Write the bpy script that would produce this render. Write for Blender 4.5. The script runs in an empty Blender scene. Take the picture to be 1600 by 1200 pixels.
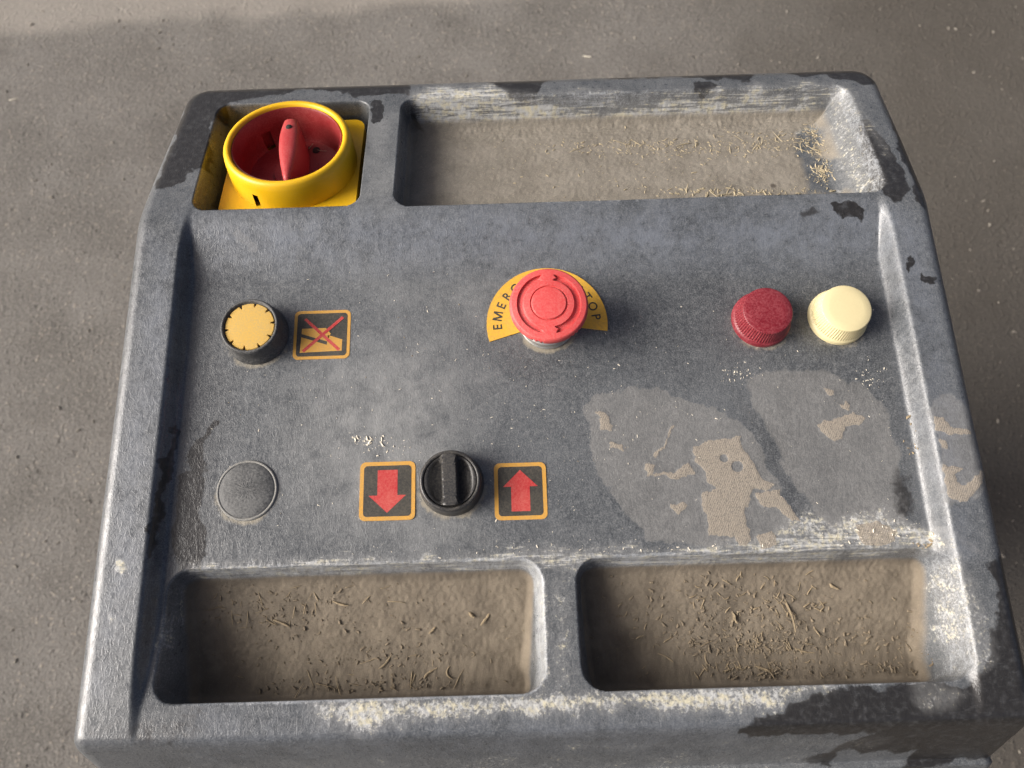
import bpy, bmesh, math, random
import numpy as np
from mathutils import Vector, Matrix

# ------------------------------------------------------------------ camera, sky, sun
C = bpy.context.scene.collection
MM = 0.001
CAM = (-0.46, -114.78, 371.17); ROT = (0.29773, 0.00983, -0.02871); FPX = 1202.9
cam_d = bpy.data.cameras.new('camera'); cam = bpy.data.objects.new('camera', cam_d); C.objects.link(cam)
cam.location = [v * MM for v in CAM]; cam.rotation_euler = ROT
cam_d.sensor_width = 36; cam_d.lens = FPX * 36 / 1600
cam_d.clip_start = 0.01; cam_d.clip_end = 100
cam_d.dof.use_dof = True; cam_d.dof.focus_distance = 0.40; cam_d.dof.aperture_fstop = 13
bpy.context.scene.camera = cam

SUN_EL, SUN_AZ = math.radians(31), math.radians(183)     # azimuth measured from +X
sdir = Vector((math.cos(SUN_EL) * math.cos(SUN_AZ), math.cos(SUN_EL) * math.sin(SUN_AZ), math.sin(SUN_EL)))
w = bpy.data.worlds.new('World'); bpy.context.scene.world = w; w.use_nodes = True
sky = w.node_tree.nodes.new('ShaderNodeTexSky'); sky.sky_type = 'NISHITA'; sky.sun_disc = False
sky.air_density = .4; sky.dust_density = 8.0; sky.ozone_density = .4; sky.sun_elevation = SUN_EL; sky.sun_rotation = math.pi / 2 - SUN_AZ
bg = w.node_tree.nodes['Background']; bg.inputs[1].default_value = 0.125
w.node_tree.links.new(sky.outputs[0], bg.inputs[0])
sun_d = bpy.data.lights.new('sun', 'SUN'); sun_d.energy = 3.8; sun_d.angle = math.radians(36); sun_d.color = (1, .985, .955)
sun = bpy.data.objects.new('sun', sun_d); C.objects.link(sun); sun.rotation_euler = sdir.to_track_quat('Z', 'Y').to_euler()
vs = bpy.context.scene.view_settings; vs.view_transform = 'Standard'; vs.look = 'None'; vs.exposure = 0.22; vs.gamma = 1

# ------------------------------------------------------------------ small helpers
rnd = random.Random(7); rng = np.random.default_rng(7)
def lin(r, g, b):
    f = lambda c: c / 12.92 if c <= .04045 else ((c + .055) / 1.055) ** 2.4
    return (f(r / 255), f(g / 255), f(b / 255), 1)
_R = np.array(Matrix.Rotation(ROT[2], 3, 'Z') @ Matrix.Rotation(ROT[1], 3, 'Y') @ Matrix.Rotation(ROT[0], 3, 'X'))
TK, TY, TZ = 0.27, 94.0, 10.0                            # rear tier: slope, kink y, rim height
def at(u, v, z=0.0, tier=False):
    """survey point: where the sight line through photo pixel u,v meets the panel plane (or the sloping rear tier), in mm"""
    d = _R @ np.array([(u - 800) / FPX, -(v - 600) / FPX, -1.0]); p = np.array(CAM)
    t = (TZ + z - TK * (p[1] - TY) - p[2]) / (d[2] + TK * d[1]) if tier else (z - p[2]) / d[2]
    return p + t * d
def smin(a, b, k):
    h = np.clip(.5 + .5 * (b - a) / k, 0, 1); return b * (1 - h) + a * h - k * h * (1 - h)
def smax(a, b, k): return -smin(-a, -b, k)
def sstep(a, b, x):
    t = np.clip((x - a) / (b - a), 0, 1); return t * t * (3 - 2 * t)
_T = np.random.default_rng(3).random((256, 256))
def vnoise(x, y):
    xi, yi = np.floor(x).astype(int), np.floor(y).astype(int); fx, fy = x - xi, y - yi
    fx = fx * fx * (3 - 2 * fx); fy = fy * fy * (3 - 2 * fy); g = lambda i, j: _T[(xi + i) & 255, (yi + j) & 255]
    return (g(0, 0) * (1 - fx) + g(1, 0) * fx) * (1 - fy) + (g(0, 1) * (1 - fx) + g(1, 1) * fx) * fy
def fbm(x, y, s, o=4):
    r = 0; a = .5; tot = 0
    for i in range(o):
        r = r + a * vnoise(x / s * 2 ** i + 17.3 * i, y / s * 2 ** i + 9.1 * i); tot += a; a *= .5
    return r / tot

def link(name, me, mats, parent=None, smooth=True):
    o = bpy.data.objects.new(name, me); C.objects.link(o)
    for m in (mats if isinstance(mats, (list, tuple)) else [mats]): me.materials.append(m)
    if smooth: me.polygons.foreach_set('use_smooth', [True] * len(me.polygons))
    if parent: o.parent = parent; o.matrix_parent_inverse = Matrix.Identity(4)
    return o
def tag(o, label=None, cat=None, group=None, kind=None):
    for k, v in (('label', label), ('category', cat), ('group', group), ('kind', kind)):
        if v: o[k] = v
    return o
def pydata(name, V, F, mats, parent=None, smooth=True, mi=None):
    me = bpy.data.meshes.new(name); me.from_pydata([tuple(c * MM for c in v) for v in V], [], F)
    o = link(name, me, mats, parent, smooth)
    if mi: me.polygons.foreach_set('material_index', mi)
    me.update(); return o
def sharp(o, deg=35):
    o.data.set_sharp_from_angle(angle=math.radians(deg)); return o
def lathe(prof, n=72, mod=None, close=True):
    """profile [(r,z)] from axis outwards; mod(r,z,ang)->(r,z)"""
    V, F = [], []
    for i, (r, z) in enumerate(prof):
        for j in range(n):
            a = 2 * math.pi * j / n; rr, zz = mod(i, r, z, a) if mod else (r, z)
            V.append((rr * math.cos(a), rr * math.sin(a), zz))
    for i in range(len(prof) - 1):
        for j in range(n):
            k = (j + 1) % n; F.append((i * n + j, (i + 1) * n + j, (i + 1) * n + k, i * n + k))
    if prof[0][0] > 1e-6 and close: F.append(tuple(range(n)))
    return V, F
def rrect(x0, x1, y0, y1, r, n=7):
    P = []
    for cx, cy, a0 in ((x1 - r, y1 - r, 0), (x0 + r, y1 - r, 90), (x0 + r, y0 + r, 180), (x1 - r, y0 + r, 270)):
        for i in range(n): a = math.radians(a0 + 90 * i / (n - 1)); P.append((cx + r * math.cos(a), cy + r * math.sin(a)))
    return P
def plate(P, z0, z1):
    n = len(P); V = [(x, y, z1) for x, y in P] + [(x, y, z0) for x, y in P]
    F = [tuple(range(n))] + [(i, n + i, n + (i + 1) % n, (i + 1) % n) for i in range(n)]
    return V, F

# ------------------------------------------------------------------ material helper
class Mat:
    def __init__(s, name):
        s.m = bpy.data.materials.new(name); s.m.use_nodes = True; s.t = s.m.node_tree; s.b = s.t.nodes['Principled BSDF']
        s.co = s.t.nodes.new('ShaderNodeTexCoord').outputs['Object']
    def put(s, sock, v):
        if isinstance(v, bpy.types.NodeSocket): s.t.links.new(v, sock)
        elif isinstance(v, (tuple, list)) and len(v) == 3 and sock.type == 'RGBA': sock.default_value = (*v, 1)
        else: sock.default_value = v
    def math(s, op, a, b=0.0, c=None, clamp=False):
        n = s.t.nodes.new('ShaderNodeMath'); n.operation = op; n.use_clamp = clamp
        s.put(n.inputs[0], a); s.put(n.inputs[1], b)
        if c is not None: s.put(n.inputs[2], c)
        return n.outputs[0]
    def noise(s, scale, detail=3, rough=.55, dist=0.0, vec=None):
        n = s.t.nodes.new('ShaderNodeTexNoise'); s.put(n.inputs['Vector'], vec or s.co); n.inputs['Scale'].default_value = scale
        n.inputs['Detail'].default_value = detail; n.inputs['Roughness'].default_value = rough; n.inputs['Distortion'].default_value = dist
        return n.outputs['Fac']
    def vor(s, scale, feat='F1', vec=None, rand=1.0):
        n = s.t.nodes.new('ShaderNodeTexVoronoi'); n.feature = feat; s.put(n.inputs['Vector'], vec or s.co)
        n.inputs['Scale'].default_value = scale; n.inputs['Randomness'].default_value = rand; return n.outputs['Distance']
    def stretch(s, sx, sy, sz, rz=0.0):
        n = s.t.nodes.new('ShaderNodeMapping'); s.put(n.inputs[0], s.co); n.inputs['Scale'].default_value = (sx, sy, sz)
        n.inputs['Rotation'].default_value = (0, 0, rz); return n.outputs[0]
    def warp(s, scale, amt):
        n = s.t.nodes.new('ShaderNodeTexNoise'); s.put(n.inputs['Vector'], s.co); n.inputs['Scale'].default_value = scale; n.inputs['Detail'].default_value = 2
        a = s.t.nodes.new('ShaderNodeVectorMath'); a.operation = 'MULTIPLY_ADD'; s.put(a.inputs[0], n.outputs['Color'])
        a.inputs[1].default_value = (amt,) * 3; s.put(a.inputs[2], s.co); return a.outputs[0]
    def ss(s, x, lo, hi):
        n = s.t.nodes.new('ShaderNodeMapRange'); n.interpolation_type = 'SMOOTHSTEP'; s.put(n.inputs[0], x)
        n.inputs[1].default_value = lo; n.inputs[2].default_value = hi; return n.outputs[0]
    def mix(s, f, a, b):
        n = s.t.nodes.new('ShaderNodeMix'); n.data_type = 'RGBA'; s.put(n.inputs[0], f); s.put(n.inputs[6], a); s.put(n.inputs[7], b); return n.outputs[2]
    def mixf(s, f, a, b):
        n = s.t.nodes.new('ShaderNodeMix'); s.put(n.inputs[0], f); s.put(n.inputs[2], a); s.put(n.inputs[3], b); return n.outputs[0]
    def attr(s, name):
        n = s.t.nodes.new('ShaderNodeAttribute'); n.attribute_name = name; return n.outputs['Fac']
    def bump(s, h, dist, strength=1.0, nrm=None):
        n = s.t.nodes.new('ShaderNodeBump'); s.put(n.inputs['Height'], h); n.inputs['Distance'].default_value = dist; n.inputs['Strength'].default_value = strength
        if nrm: s.put(n.inputs['Normal'], nrm)
        return n.outputs[0]
    def out(s, col=None, rough=None, nrm=None, spec=None, metal=None):
        for k, v in (('Base Color', col), ('Roughness', rough), ('Normal', nrm), ('Specular IOR Level', spec), ('Metallic', metal)):
            if v is not None: s.put(s.b.inputs[k], v)
        return s.m
def plastic(name, col, rough=.45, dust=.25, dustcol=lin(150, 142, 128), bump=.00006, var=.12, metal=0.0, dscale=1100):
    m = Mat(name); n = m.noise(dscale, 5, .7); big = m.noise(60, 3)
    dk = tuple(c * (1 - var) for c in col[:3]); lt = tuple(min(1, c * (1 + var)) for c in col[:3])
    c = m.mix(big, dk, lt)
    f = m.math('MULTIPLY', m.ss(m.math('ADD', n, m.math('MULTIPLY', big, .45)), .52, 1.0), dust * 1.3, clamp=True)
    sp = m.ss(m.vor(700), .20, .10); sp = m.math('MULTIPLY', sp, m.ss(m.noise(90), .48, .62)); f = m.math('MAXIMUM', f, m.math('MULTIPLY', sp, dust))
    c = m.mix(f, c, dustcol[:3])
    h = m.noise(1500, 3)
    return m.out(c, m.mixf(f, m.mixf(n, rough - .07, rough + .12), .85), m.bump(h, bump, .6), metal=metal)

# ------------------------------------------------------------------ ground
GZ = -750.0
def ground_material():
    m = Mat('worn_asphalt'); P = m.co
    big = m.noise(1.6, 4); mid = m.noise(9, 5, .6); fine = m.noise(330, 5, .75); grit = m.vor(150, vec=m.warp(90, .0012)); grit2 = m.vor(62, vec=m.warp(60, .004))
    c = m.mix(m.ss(mid, .3, .7), lin(100, 97, 92)[:3], lin(118, 115, 110)[:3])
    c = m.mix(m.math('MULTIPLY', m.ss(big, .35, .75), .3), c, lin(92, 88, 84)[:3])
    st = m.math('MULTIPLY', m.ss(grit, .34, .2), m.ss(m.noise(70, 2), .5, .62))
    c = m.mix(m.math('MULTIPLY', st, .5), c, lin(176, 164, 148)[:3])
    pit = m.math('MULTIPLY', m.ss(grit2, .30, .16), m.ss(m.noise(38, 3), .56, .66))
    c = m.mix(m.math('MULTIPLY', pit, .3), c, lin(60, 55, 50)[:3])
    c = m.mix(m.math('MULTIPLY', m.ss(fine, .42, .68), .5), c, lin(146, 141, 134)[:3])
    dkg = m.ss(m.noise(260, 4, .7), .52, .36); c = m.mix(m.math('MULTIPLY', dkg, .45), c, lin(70, 67, 63)[:3]); st2 = m.attr('rough_band'); c = m.mix(m.math('MULTIPLY', st2, .6), c, lin(154, 148, 139)[:3])
    dp = m.attr('painted_shade'); c = m.mix(m.math('MULTIPLY', dp, .72), c, lin(72, 67, 60)[:3])
    oil = m.math('MULTIPLY', m.ss(m.noise(3.2, 3, .5, .6),   .64, .75), .25); c = m.mix(oil, c, lin(80, 76, 72)[:3])
    h = m.math('ADD', m.math('MULTIPLY', m.ss(grit, .55, .1), m.math('MULTIPLY', m.ss(m.noise(120, 2), .35, .65), 1.1)), m.math('MULTIPLY', fine, .6))
    h = m.math('SUBTRACT', h, m.math('MULTIPLY', pit, 1.6))
    h = m.math('ADD', h, m.math('MULTIPLY', m.noise(120, 6, .75), 3.0))
    return m.out(c, .9, m.bump(h, .0022, .45), spec=.25)
nx = np.concatenate([[-9000, -3000], np.linspace(-1300, 1500, 141), [3000, 9000]]); ny = np.concatenate([[-9000, -2000], np.linspace(-700, 2000, 136), [4000, 9000]])
gx, gy = np.meshgrid(nx, ny); gz = GZ + (fbm(gx, gy, 260, 3) - .5) * 2
V = np.stack([gx, gy, gz], -1).reshape(-1, 3); W_ = len(nx)
F = [(j * W_ + i, j * W_ + i + 1, (j + 1) * W_ + i + 1, (j + 1) * W_ + i) for j in range(len(ny) - 1) for i in range(W_ - 1)]
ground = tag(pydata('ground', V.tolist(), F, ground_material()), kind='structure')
a0, a1 = at(0, 55, GZ), at(620, 5, GZ)
bd = ((V[:, 0] - a0[0]) * -(a1[1] - a0[1]) + (V[:, 1] - a0[1]) * (a1[0] - a0[0])) / math.hypot(a1[0] - a0[0], a1[1] - a0[1])
a = ground.data.attributes.new('rough_band', 'FLOAT', 'POINT'); a.data.foreach_set('value', sstep(-18, 14, bd + (fbm(V[:, 0], V[:, 1], 90) - .5) * 60).astype(np.float32))

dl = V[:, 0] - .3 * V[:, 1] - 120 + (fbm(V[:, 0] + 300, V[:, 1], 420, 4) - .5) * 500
a = ground.data.attributes.new('painted_shade', 'FLOAT', 'POINT'); a.data.foreach_set('value', sstep(-420, 420, dl).astype(np.float32))  # soft shadow right of the console, painted into the asphalt colour

# ------------------------------------------------------------------ console shell (moulded tray top)
console = bpy.data.objects.new('control_console', None); C.objects.link(console)
tag(console, 'grey moulded plastic machine control console with dusty trays, buttons and a red and yellow switch', 'control panel')
console.location = (0, 0, GZ * MM)
def part_loc(o): o.location.z -= GZ * MM; return o       # parts are modelled in panel mm, the empty stands on the ground

X0, X1, Y0, Y1 = -198.0, 223.5, -191.0, 199.0
def tierz(y): return TZ - TK * (y - TY)
def recess(x, y, z, x0, x1, y0, y1, sl, sr, sf, sb, R, floor, kt, kf):
    """pocket sunk into z: R is the corner radius in plan, sl..sb the wall slopes of the four sides"""
    ux = np.maximum(R - (x - x0), R - (x1 - x)); uy = np.maximum(R - (y - y0), R - (y1 - y))
    px, py = np.maximum(ux, 0), np.maximum(uy, 0)
    d = np.where((ux <= 0) & (uy <= 0), R - np.maximum(ux, uy), R - np.hypot(px, py))
    sx = np.where(x - x0 < x1 - x, sl, sr); sy = np.where(y - y0 < y1 - y, sf, sb)
    wx, wy = px ** 4 + 1e-6, py ** 4 + 1e-6; near = np.where(ux > uy, sx, sy)
    slope = np.where((ux <= 0) & (uy <= 0), near, (wx * sx + wy * sy) / (wx + wy))
    e = d * slope; zn = smin(z, smax(z - e, floor, kf), kt)
    return zn, np.where(d > 0, np.clip((z - zn) / np.maximum(z - floor, 1), 0, 1), -1), d
def dish(x, y, z, x0, x1, y0, y1, sl, sr, sf, sb, R, floor, kt, kf):
    """shallow recess whose gentle ramps meet the steeper sides in rounded corners"""
    ux = np.maximum(R - (x - x0) * sl, R - (x1 - x) * sr); uy = np.maximum(R - (y - y0) * sf, R - (y1 - y) * sb)
    e = np.where((ux <= 0) & (uy <= 0), R - np.maximum(ux, uy), R - np.hypot(np.maximum(ux, 0), np.maximum(uy, 0)))
    return smin(z, smax(z - e, floor, kf), kt), e, e / 2
masks_d = {}
def shell_height(x, y):
    masks = {}; mk_d = masks_d
    z = smin(np.full_like(x, TZ), tierz(y), 1.6)
    z, _, mk_d['pan'] = dish(x, y, z, -171.5, 199.5, -152, 92, 3.0, 2.8, .35, .50, 12, 0 * x, 5.5, 6.5)
    # front roll-over, sloping apron and flange
    front = TZ - 1.9 * (-161.5 - y)
    front = smax(front, -33 + 2.6 * np.exp(-((y + 185.5) / 2.6) ** 2) + 0 * x, 2.5)
    z = smin(z, front, 7)
    z, masks['tl'], mk_d['tl'] = recess(x, y, z, -165, 10.5, -145.5, -87.5, 4, 3.4, 6, 3.0, 11, -14 + .30 * (np.maximum(y, -138) + 92), 2.2, 10)
    z, masks['tr'], mk_d['tr'] = recess(x, y, z, 26.5, 199.5, -145.5, -87.5, 5, 3.0, 6, 3.0, 11, -14 + .30 * (np.maximum(y, -138) + 92), 2.2, 10)
    z, masks['rt'], mk_d['rt'] = recess(x, y, z, -61, 202, 97.2, 182, 6, 1.5, 14, 2.2, 9, tierz(y) - 20, 2.4, 9)
    z, masks['pk'], mk_d['pk'] = recess(x, y, z, -169, -79.5, 98.5, 181, 5, 7, 12, 5, 8, tierz(y) - 46, 2.4, 8)
    # outer edge
    x0 = X0 + 6 * sstep(85, 199, y); r = np.where(y > 0, 15.0, 6.0)
    dx, dy = np.minimum(x - x0, X1 - x), np.minimum(y - Y0, Y1 - y)
    d = r - np.hypot(np.maximum(r - dx, 0), np.maximum(r - dy, 0)); d = np.where((dx >= r) & (dy >= r), np.minimum(dx, dy), d)
    rr = 8.0
    drop = np.where(d < rr, rr - np.sqrt(np.maximum(rr * rr - (rr - np.clip(d, 0, rr)) ** 2, 0)), 0) + np.maximum(-d, 0) * 9
    z = z - drop
    return z, masks, d
st = .56
gx, gy = np.meshgrid(np.arange(-207, 232, st), np.arange(-198, 208, st)); SH = gx.shape
gx, gy = gx.ravel(), gy.ravel()
z, mk, dout = shell_height(gx, gy)
front_dirt = np.maximum(sstep(.5, .95, mk['tl']), sstep(.5, .95, mk['tr'])); rear_dirt = sstep(.5, .95, mk['rt'])
# hand moulded unevenness, caked grit on the tray floors
z = z + (fbm(gx, gy, 70, 2) - .5) * 1.0
cl = sstep(.5, .75, fbm(gx + 40, gy, 26, 3))
z = z + front_dirt * ((fbm(gx, gy, 1.7, 2) - .5) * .55 + (fbm(gx, gy, 18, 3) - .5) * 1.8 + cl * .5 * fbm(gx, gy, 1.3, 2))
z = z + rear_dirt * ((fbm(gx, gy, 2, 2) - .5) * .4 + (fbm(gx, gy, 40, 2) - .5) * .9)

# --- stains: outlines surveyed on the moulding
WX = (fbm(gx, gy, 8, 4) - .5) * 7 + (fbm(gx + 50, gy, 2.4, 3) - .5) * 2.4; WY = (fbm(gx + 91, gy + 33, 8, 4) - .5) * 7 + (fbm(gx, gy + 70, 2.4, 3) - .5) * 2.4
def poly(pts, soft=1.0, zz=0.0, tier=False, wp=1.0):
    P = np.array([at(u, v, zz, tier)[:2] for u, v in pts]); out = np.zeros(len(gx), np.float32)
    lo, hi = P.min(0) - soft * 3 - 2, P.max(0) + soft * 3 + 2
    idx = np.where((gx > lo[0]) & (gx < hi[0]) & (gy > lo[1]) & (gy < hi[1]))[0]
    if not len(idx): return out
    x, y = gx[idx] + wp * WX[idx], gy[idx] + wp * WY[idx]; dm = np.full(len(idx), 1e9); ins = np.zeros(len(idx), bool); n = len(P)
    for i in range(n):
        ax, ay = P[i]; bx, by = P[(i + 1) % n]; ex, ey = bx - ax, by - ay; L = ex * ex + ey * ey + 1e-9
        t = np.clip(((x - ax) * ex + (y - ay) * ey) / L, 0, 1); dm = np.minimum(dm, np.hypot(x - ax - t * ex, y - ay - t * ey))
        c = (ay > y) != (by > y); ins ^= c & (x < (bx - ax) * (y - ay) / ((by - ay) if by != ay else 1e-9) + ax)
    d = np.where(ins, dm, -dm); out[idx] = np.clip(.5 + d / (2 * soft), 0, 1); return out
def C8(L): return [(1050 + a / 2.909, 650 + b / 2.909) for a, b in L]
def C6(L): return [(1050 + a / 3.2, 400 + b / 3.2) for a, b in L]
def C5(L): return [(620 + a / 3.2, 380 + b / 3.2) for a, b in L]
A = {k: np.zeros(len(gx), np.float32) for k in ('clean', 'scale', 'mud', 'pale', 'haze', 'grime_shade', 'sky_sheen', 'ring')}
A['streaky'] = np.maximum(sstep(-94, -90, gy) * sstep(-76, -82, gy), sstep(100, 130, gy)).astype(np.float32)
def add(k, m, a=1.0): A[k] = np.maximum(A[k], m * a)
# clean dark patches wiped or worn through the dust
T = dict(tier=True)
add('clean', poly([(268, 292), (240, 300), (295, 140), (400, 118), (640, 128), (640, 145), (575, 152), (470, 140), (360, 160), (335, 180), (322, 255)], 1.2, **T))
add('clean', poly([(582, 165), (592, 158), (600, 172), (598, 190), (586, 196), (580, 186)], .7, **T))
add('clean', poly([(634, 160), (650, 150), (668, 160), (672, 172), (650, 176)], .8, **T)); add('clean', poly([(688, 160), (705, 158), (716, 168), (704, 174), (690, 172)], .7, **T))
add('clean', poly([(740, 158), (756, 152), (765, 164), (752, 168)], .7, **T))
add('clean', poly([(760, 130), (800, 118), (865, 118), (850, 128), (835, 150), (860, 160), (845, 166), (800, 150), (782, 138)], .9, **T))
add('clean', poly([(870, 112), (1130, 108), (1180, 118), (1170, 130), (1100, 124), (1040, 118), (960, 122)], 1.2, **T))
add('clean', poly([(1085, 130), (1105, 128), (1120, 136), (1105, 142), (1088, 140)], .6, **T))
add('clean', poly([(1215, 105), (1350, 100), (1372, 130), (1330, 128), (1290, 118), (1240, 118)], 1.5, **T))
add('clean', poly([(1340, 190), (1358, 188), (1372, 205), (1392, 240), (1425, 300), (1400, 312), (1372, 296), (1352, 240)], 1.2, **T))
add('clean', poly([(1385, 165), (1372, 145), (1420, 230), (1452, 320), (1435, 312), (1408, 250)], 1.2, **T))
add('clean', poly([(1300, 318), (1325, 314), (1352, 322), (1350, 336), (1322, 338), (1305, 330)], .8, 9)); add('clean', poly([(1250, 322), (1275, 318), (1285, 332), (1255, 334)], 1.5, 9), .6)
add('clean', poly([(1415, 400), (1423, 398), (1425, 412), (1420, 430), (1416, 420)], .6, 10)); add('clean', poly([(1442, 438), (1446, 425), (1450, 432), (1465, 434), (1462, 444), (1446, 444)], .5, 10), .8)
add('clean', poly([(318, 680), (332, 655), (340, 660), (330, 676), (318, 690)], .6)); add('clean', poly([(288, 712), (302, 690), (330, 684), (318, 700), (322, 730), (312, 745), (296, 728)], 1.0), .9)
add('clean', poly([(284, 740), (306, 735), (322, 745), (318, 790), (322, 850), (318, 890), (276, 890), (270, 840), (280, 800)], 1.2)); add('clean', poly([(268, 660), (272, 668), (262, 760), (250, 850), (238, 880), (250, 780)], .8, 4))
add('clean', poly([(1388, 762), (1400, 730), (1425, 735), (1430, 800), (1420, 815), (1400, 808)], 3.5), .62)
add('clean', poly([(1150, 1138), (1180, 1118), (1260, 1092), (1330, 1075), (1420, 1065), (1500, 1068), (1530, 1040), (1548, 960), (1540, 890), (1565, 870), (1600, 900), (1660, 1200), (1480, 1230), (1480, 1190), (1345, 1185), (1352, 1195), (1340, 1215), (1300, 1210), (1340, 1170), (1380, 1152), (1250, 1150), (1156, 1150)], 1.6, 6))
add('clean', poly([(120, 1165), (150, 1100), (250, 1105), (320, 1108), (334, 1130), (320, 1165), (200, 1175)], 11, 8), .55)
# yellowish lime and dust crust
def band(pts, soft, zz=0.0, a=1.0, tier=False): add('scale', poly(pts, soft, zz, tier), a)
band([(640, 150), (700, 138), (760, 140), (800, 150), (900, 156), (1060, 150), (1180, 140), (1290, 146), (1302, 165), (1290, 182), (1180, 190), (1000, 196), (800, 200), (640, 200)], 5, -4, .8, True)
band([(660, 146), (740, 140), (785, 152), (760, 158), (690, 160)], 2, 0, .6, True); band([(850, 138), (920, 132), (1000, 145), (960, 152), (880, 150)], 4, 0, .5, True)
band([(1190, 130), (1260, 122), (1330, 135), (1370, 190), (1395, 250), (1380, 245), (1340, 190), (1300, 150)], 4, 0, .5, True)
band([(1295, 150), (1320, 160), (1345, 220), (1372, 296), (1330, 300), (1312, 250), (1296, 200)], 7, -6, .55, True)
band([(280, 880), (500, 868), (700, 868), (870, 852), (1000, 866), (1160, 840), (1250, 838), (1460, 838), (1470, 866), (1200, 886), (900, 896), (840, 890), (500, 904), (280, 912)], 3.5, 0, .66)
band([(860, 856), (960, 850), (1060, 858), (1150, 862), (1150, 872), (950, 868), (870, 872)], 3, 0, .62); band([(320, 884), (380, 880), (430, 886), (380, 894), (330, 892)], 2, 0, .75)
band([(1180, 838), (1260, 800), (1330, 805), (1380, 786), (1420, 812), (1468, 826), (1470, 860), (1300, 868), (1190, 862)], 4, 0, .72)
band([(235, 1060), (240, 980), (262, 900), (290, 905), (262, 990), (250, 1080)], 2.5, 3, .5); band([(840, 890), (858, 900), (862, 1060), (848, 1078), (835, 1060), (838, 960)], 2.5, 4, .6); band([(860, 900), (890, 890), (900, 1070), (860, 1076)], 4, 4, .45)
band([(480, 1096), (640, 1088), (900, 1080), (1130, 1072), (1230, 1068), (1300, 1064), (1300, 1080), (1240, 1098), (1170, 1118), (1000, 1112), (900, 1116), (740, 1122), (640, 1134), (560, 1146), (490, 1128)], 4, 9, .8)
band([(1425, 1070), (1500, 1066), (1512, 1085), (1490, 1110), (1440, 1118), (1425, 1095)], 4, 9, .6)
band([(1478, 850), (1500, 880), (1530, 960), (1545, 1010), (1535, 1040), (1505, 1058), (1490, 1000), (1470, 920)], 4, 3, .6)
band([(1270, 1150), (1340, 1152), (1400, 1152), (1380, 1166), (1300, 1180), (1150, 1170), (900, 1176), (880, 1160), (1100, 1156)], 4, -8, .42); band([(290, 1188), (420, 1180), (600, 1170), (900, 1172), (1300, 1180), (1300, 1230), (300, 1230)], 4, -20, .36)
band([(176, 885), (186, 872), (198, 880), (196, 896), (182, 898)], .9, 10, .9); band([(168, 950), (176, 945), (186, 960), (180, 985), (170, 975)], 1.5, 10, .5)
# dried mud that kept the weave of a rag
for P_, zz in ((C8([(90, 150), (150, 95), (220, 110), (300, 105), (320, 150), (380, 220), (410, 280), (460, 325), (430, 340), (370, 320), (350, 370), (330, 420), (340, 470), (360, 570), (300, 600), (290, 560), (170, 550), (150, 480), (130, 350), (200, 335), (150, 300), (130, 240), (100, 200)]), 0),
    (C8([(370, 345), (480, 345), (520, 400), (550, 450), (575, 490), (540, 490), (470, 430), (400, 390)]), 0), (C8([(655, 50), (700, 20), (760, 10), (830, -20), (870, 20), (850, 45), (790, 50), (775, 90), (745, 110), (700, 80)]), 0),
    (C6([(760, 670), (800, 665), (805, 700), (770, 700)]), 0), (C6([(800, 730), (850, 740), (870, 710), (900, 745), (880, 770), (830, 755)]), 0),
    (C8([(1230, 215), (1330, 240), (1290, 260), (1300, 310), (1330, 310), (1400, 250), (1440, 240), (1435, 290), (1380, 330), (1350, 370), (1310, 390), (1265, 370), (1240, 300)]), 10), (C8([(1210, 115), (1250, 115), (1255, 140), (1215, 140)]), 10),
    (C8([(1195, 0), (1240, 0), (1265, 60), (1350, 65), (1350, 90), (1260, 90), (1200, 60)]), 10), (C8([(1390, 160), (1420, 160), (1430, 215), (1400, 215)]), 8),
    (C5([(1000, 850), (1050, 870), (1060, 930), (1010, 930)]), 0), (C5([(1040, 1000), (1130, 1020), (1140, 1050), (1060, 1030)]), 0), (C5([(1240, 1100), (1290, 1110), (1270, 1160), (1460, 1140), (1450, 1165), (1240, 1170)]), 0),
    (C5([(1385, 910), (1392, 915), (1330, 1030), (1285, 1085), (1278, 1078), (1325, 1020)]), 0), (C8([(0, 250), (80, 220), (90, 260), (0, 275)]), 0), (C8([(0, 400), (60, 390), (80, 410), (30, 450)]), 0),
    ([(1180, 838), (1200, 826), (1215, 850), (1195, 858)], 0), ([(1338, 822), (1370, 812), (1402, 830), (1398, 850), (1345, 852)], 0)):
    add('mud', poly(P_, 1.0, zz, False, .75))
for cx, cy, r in ((1131, 716, 7), (1152, 729, 10)):       # holes left in the mud
    p = at(cx, cy); A['mud'] *= sstep(r * .28 - .5, r * .28 + .5, np.hypot(gx - p[0], gy - p[1])).astype(np.float32)
# pale dried puddles
l1 = poly([(912, 640), (925, 618), (960, 610), (1010, 608), (1060, 618), (1110, 640), (1160, 665), (1190, 700), (1205, 740), (1230, 800), (1250, 830), (1180, 850), (1090, 855), (1010, 840), (960, 790), (930, 720)], 2.2)
l2 = poly([(1165, 590), (1220, 576), (1290, 580), (1350, 600), (1385, 640), (1400, 700), (1415, 760), (1420, 820), (1350, 830), (1290, 830), (1240, 760), (1205, 690), (1180, 630)], 3)
l3 = poly([(1452, 620), (1480, 612), (1510, 640), (1530, 690), (1545, 770), (1480, 790)], 2, 10)
add('pale', np.maximum(np.maximum(l1, l2 * .8), l3 * .9))
add('pale', poly([(365, 362), (378, 360), (402, 385), (395, 392), (376, 376)], 1.2, 5), 1.1); add('pale', poly([(1345, 700), (1480, 800), (1560, 860), (1540, 880), (1490, 850)], 6, 10), .5)
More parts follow.
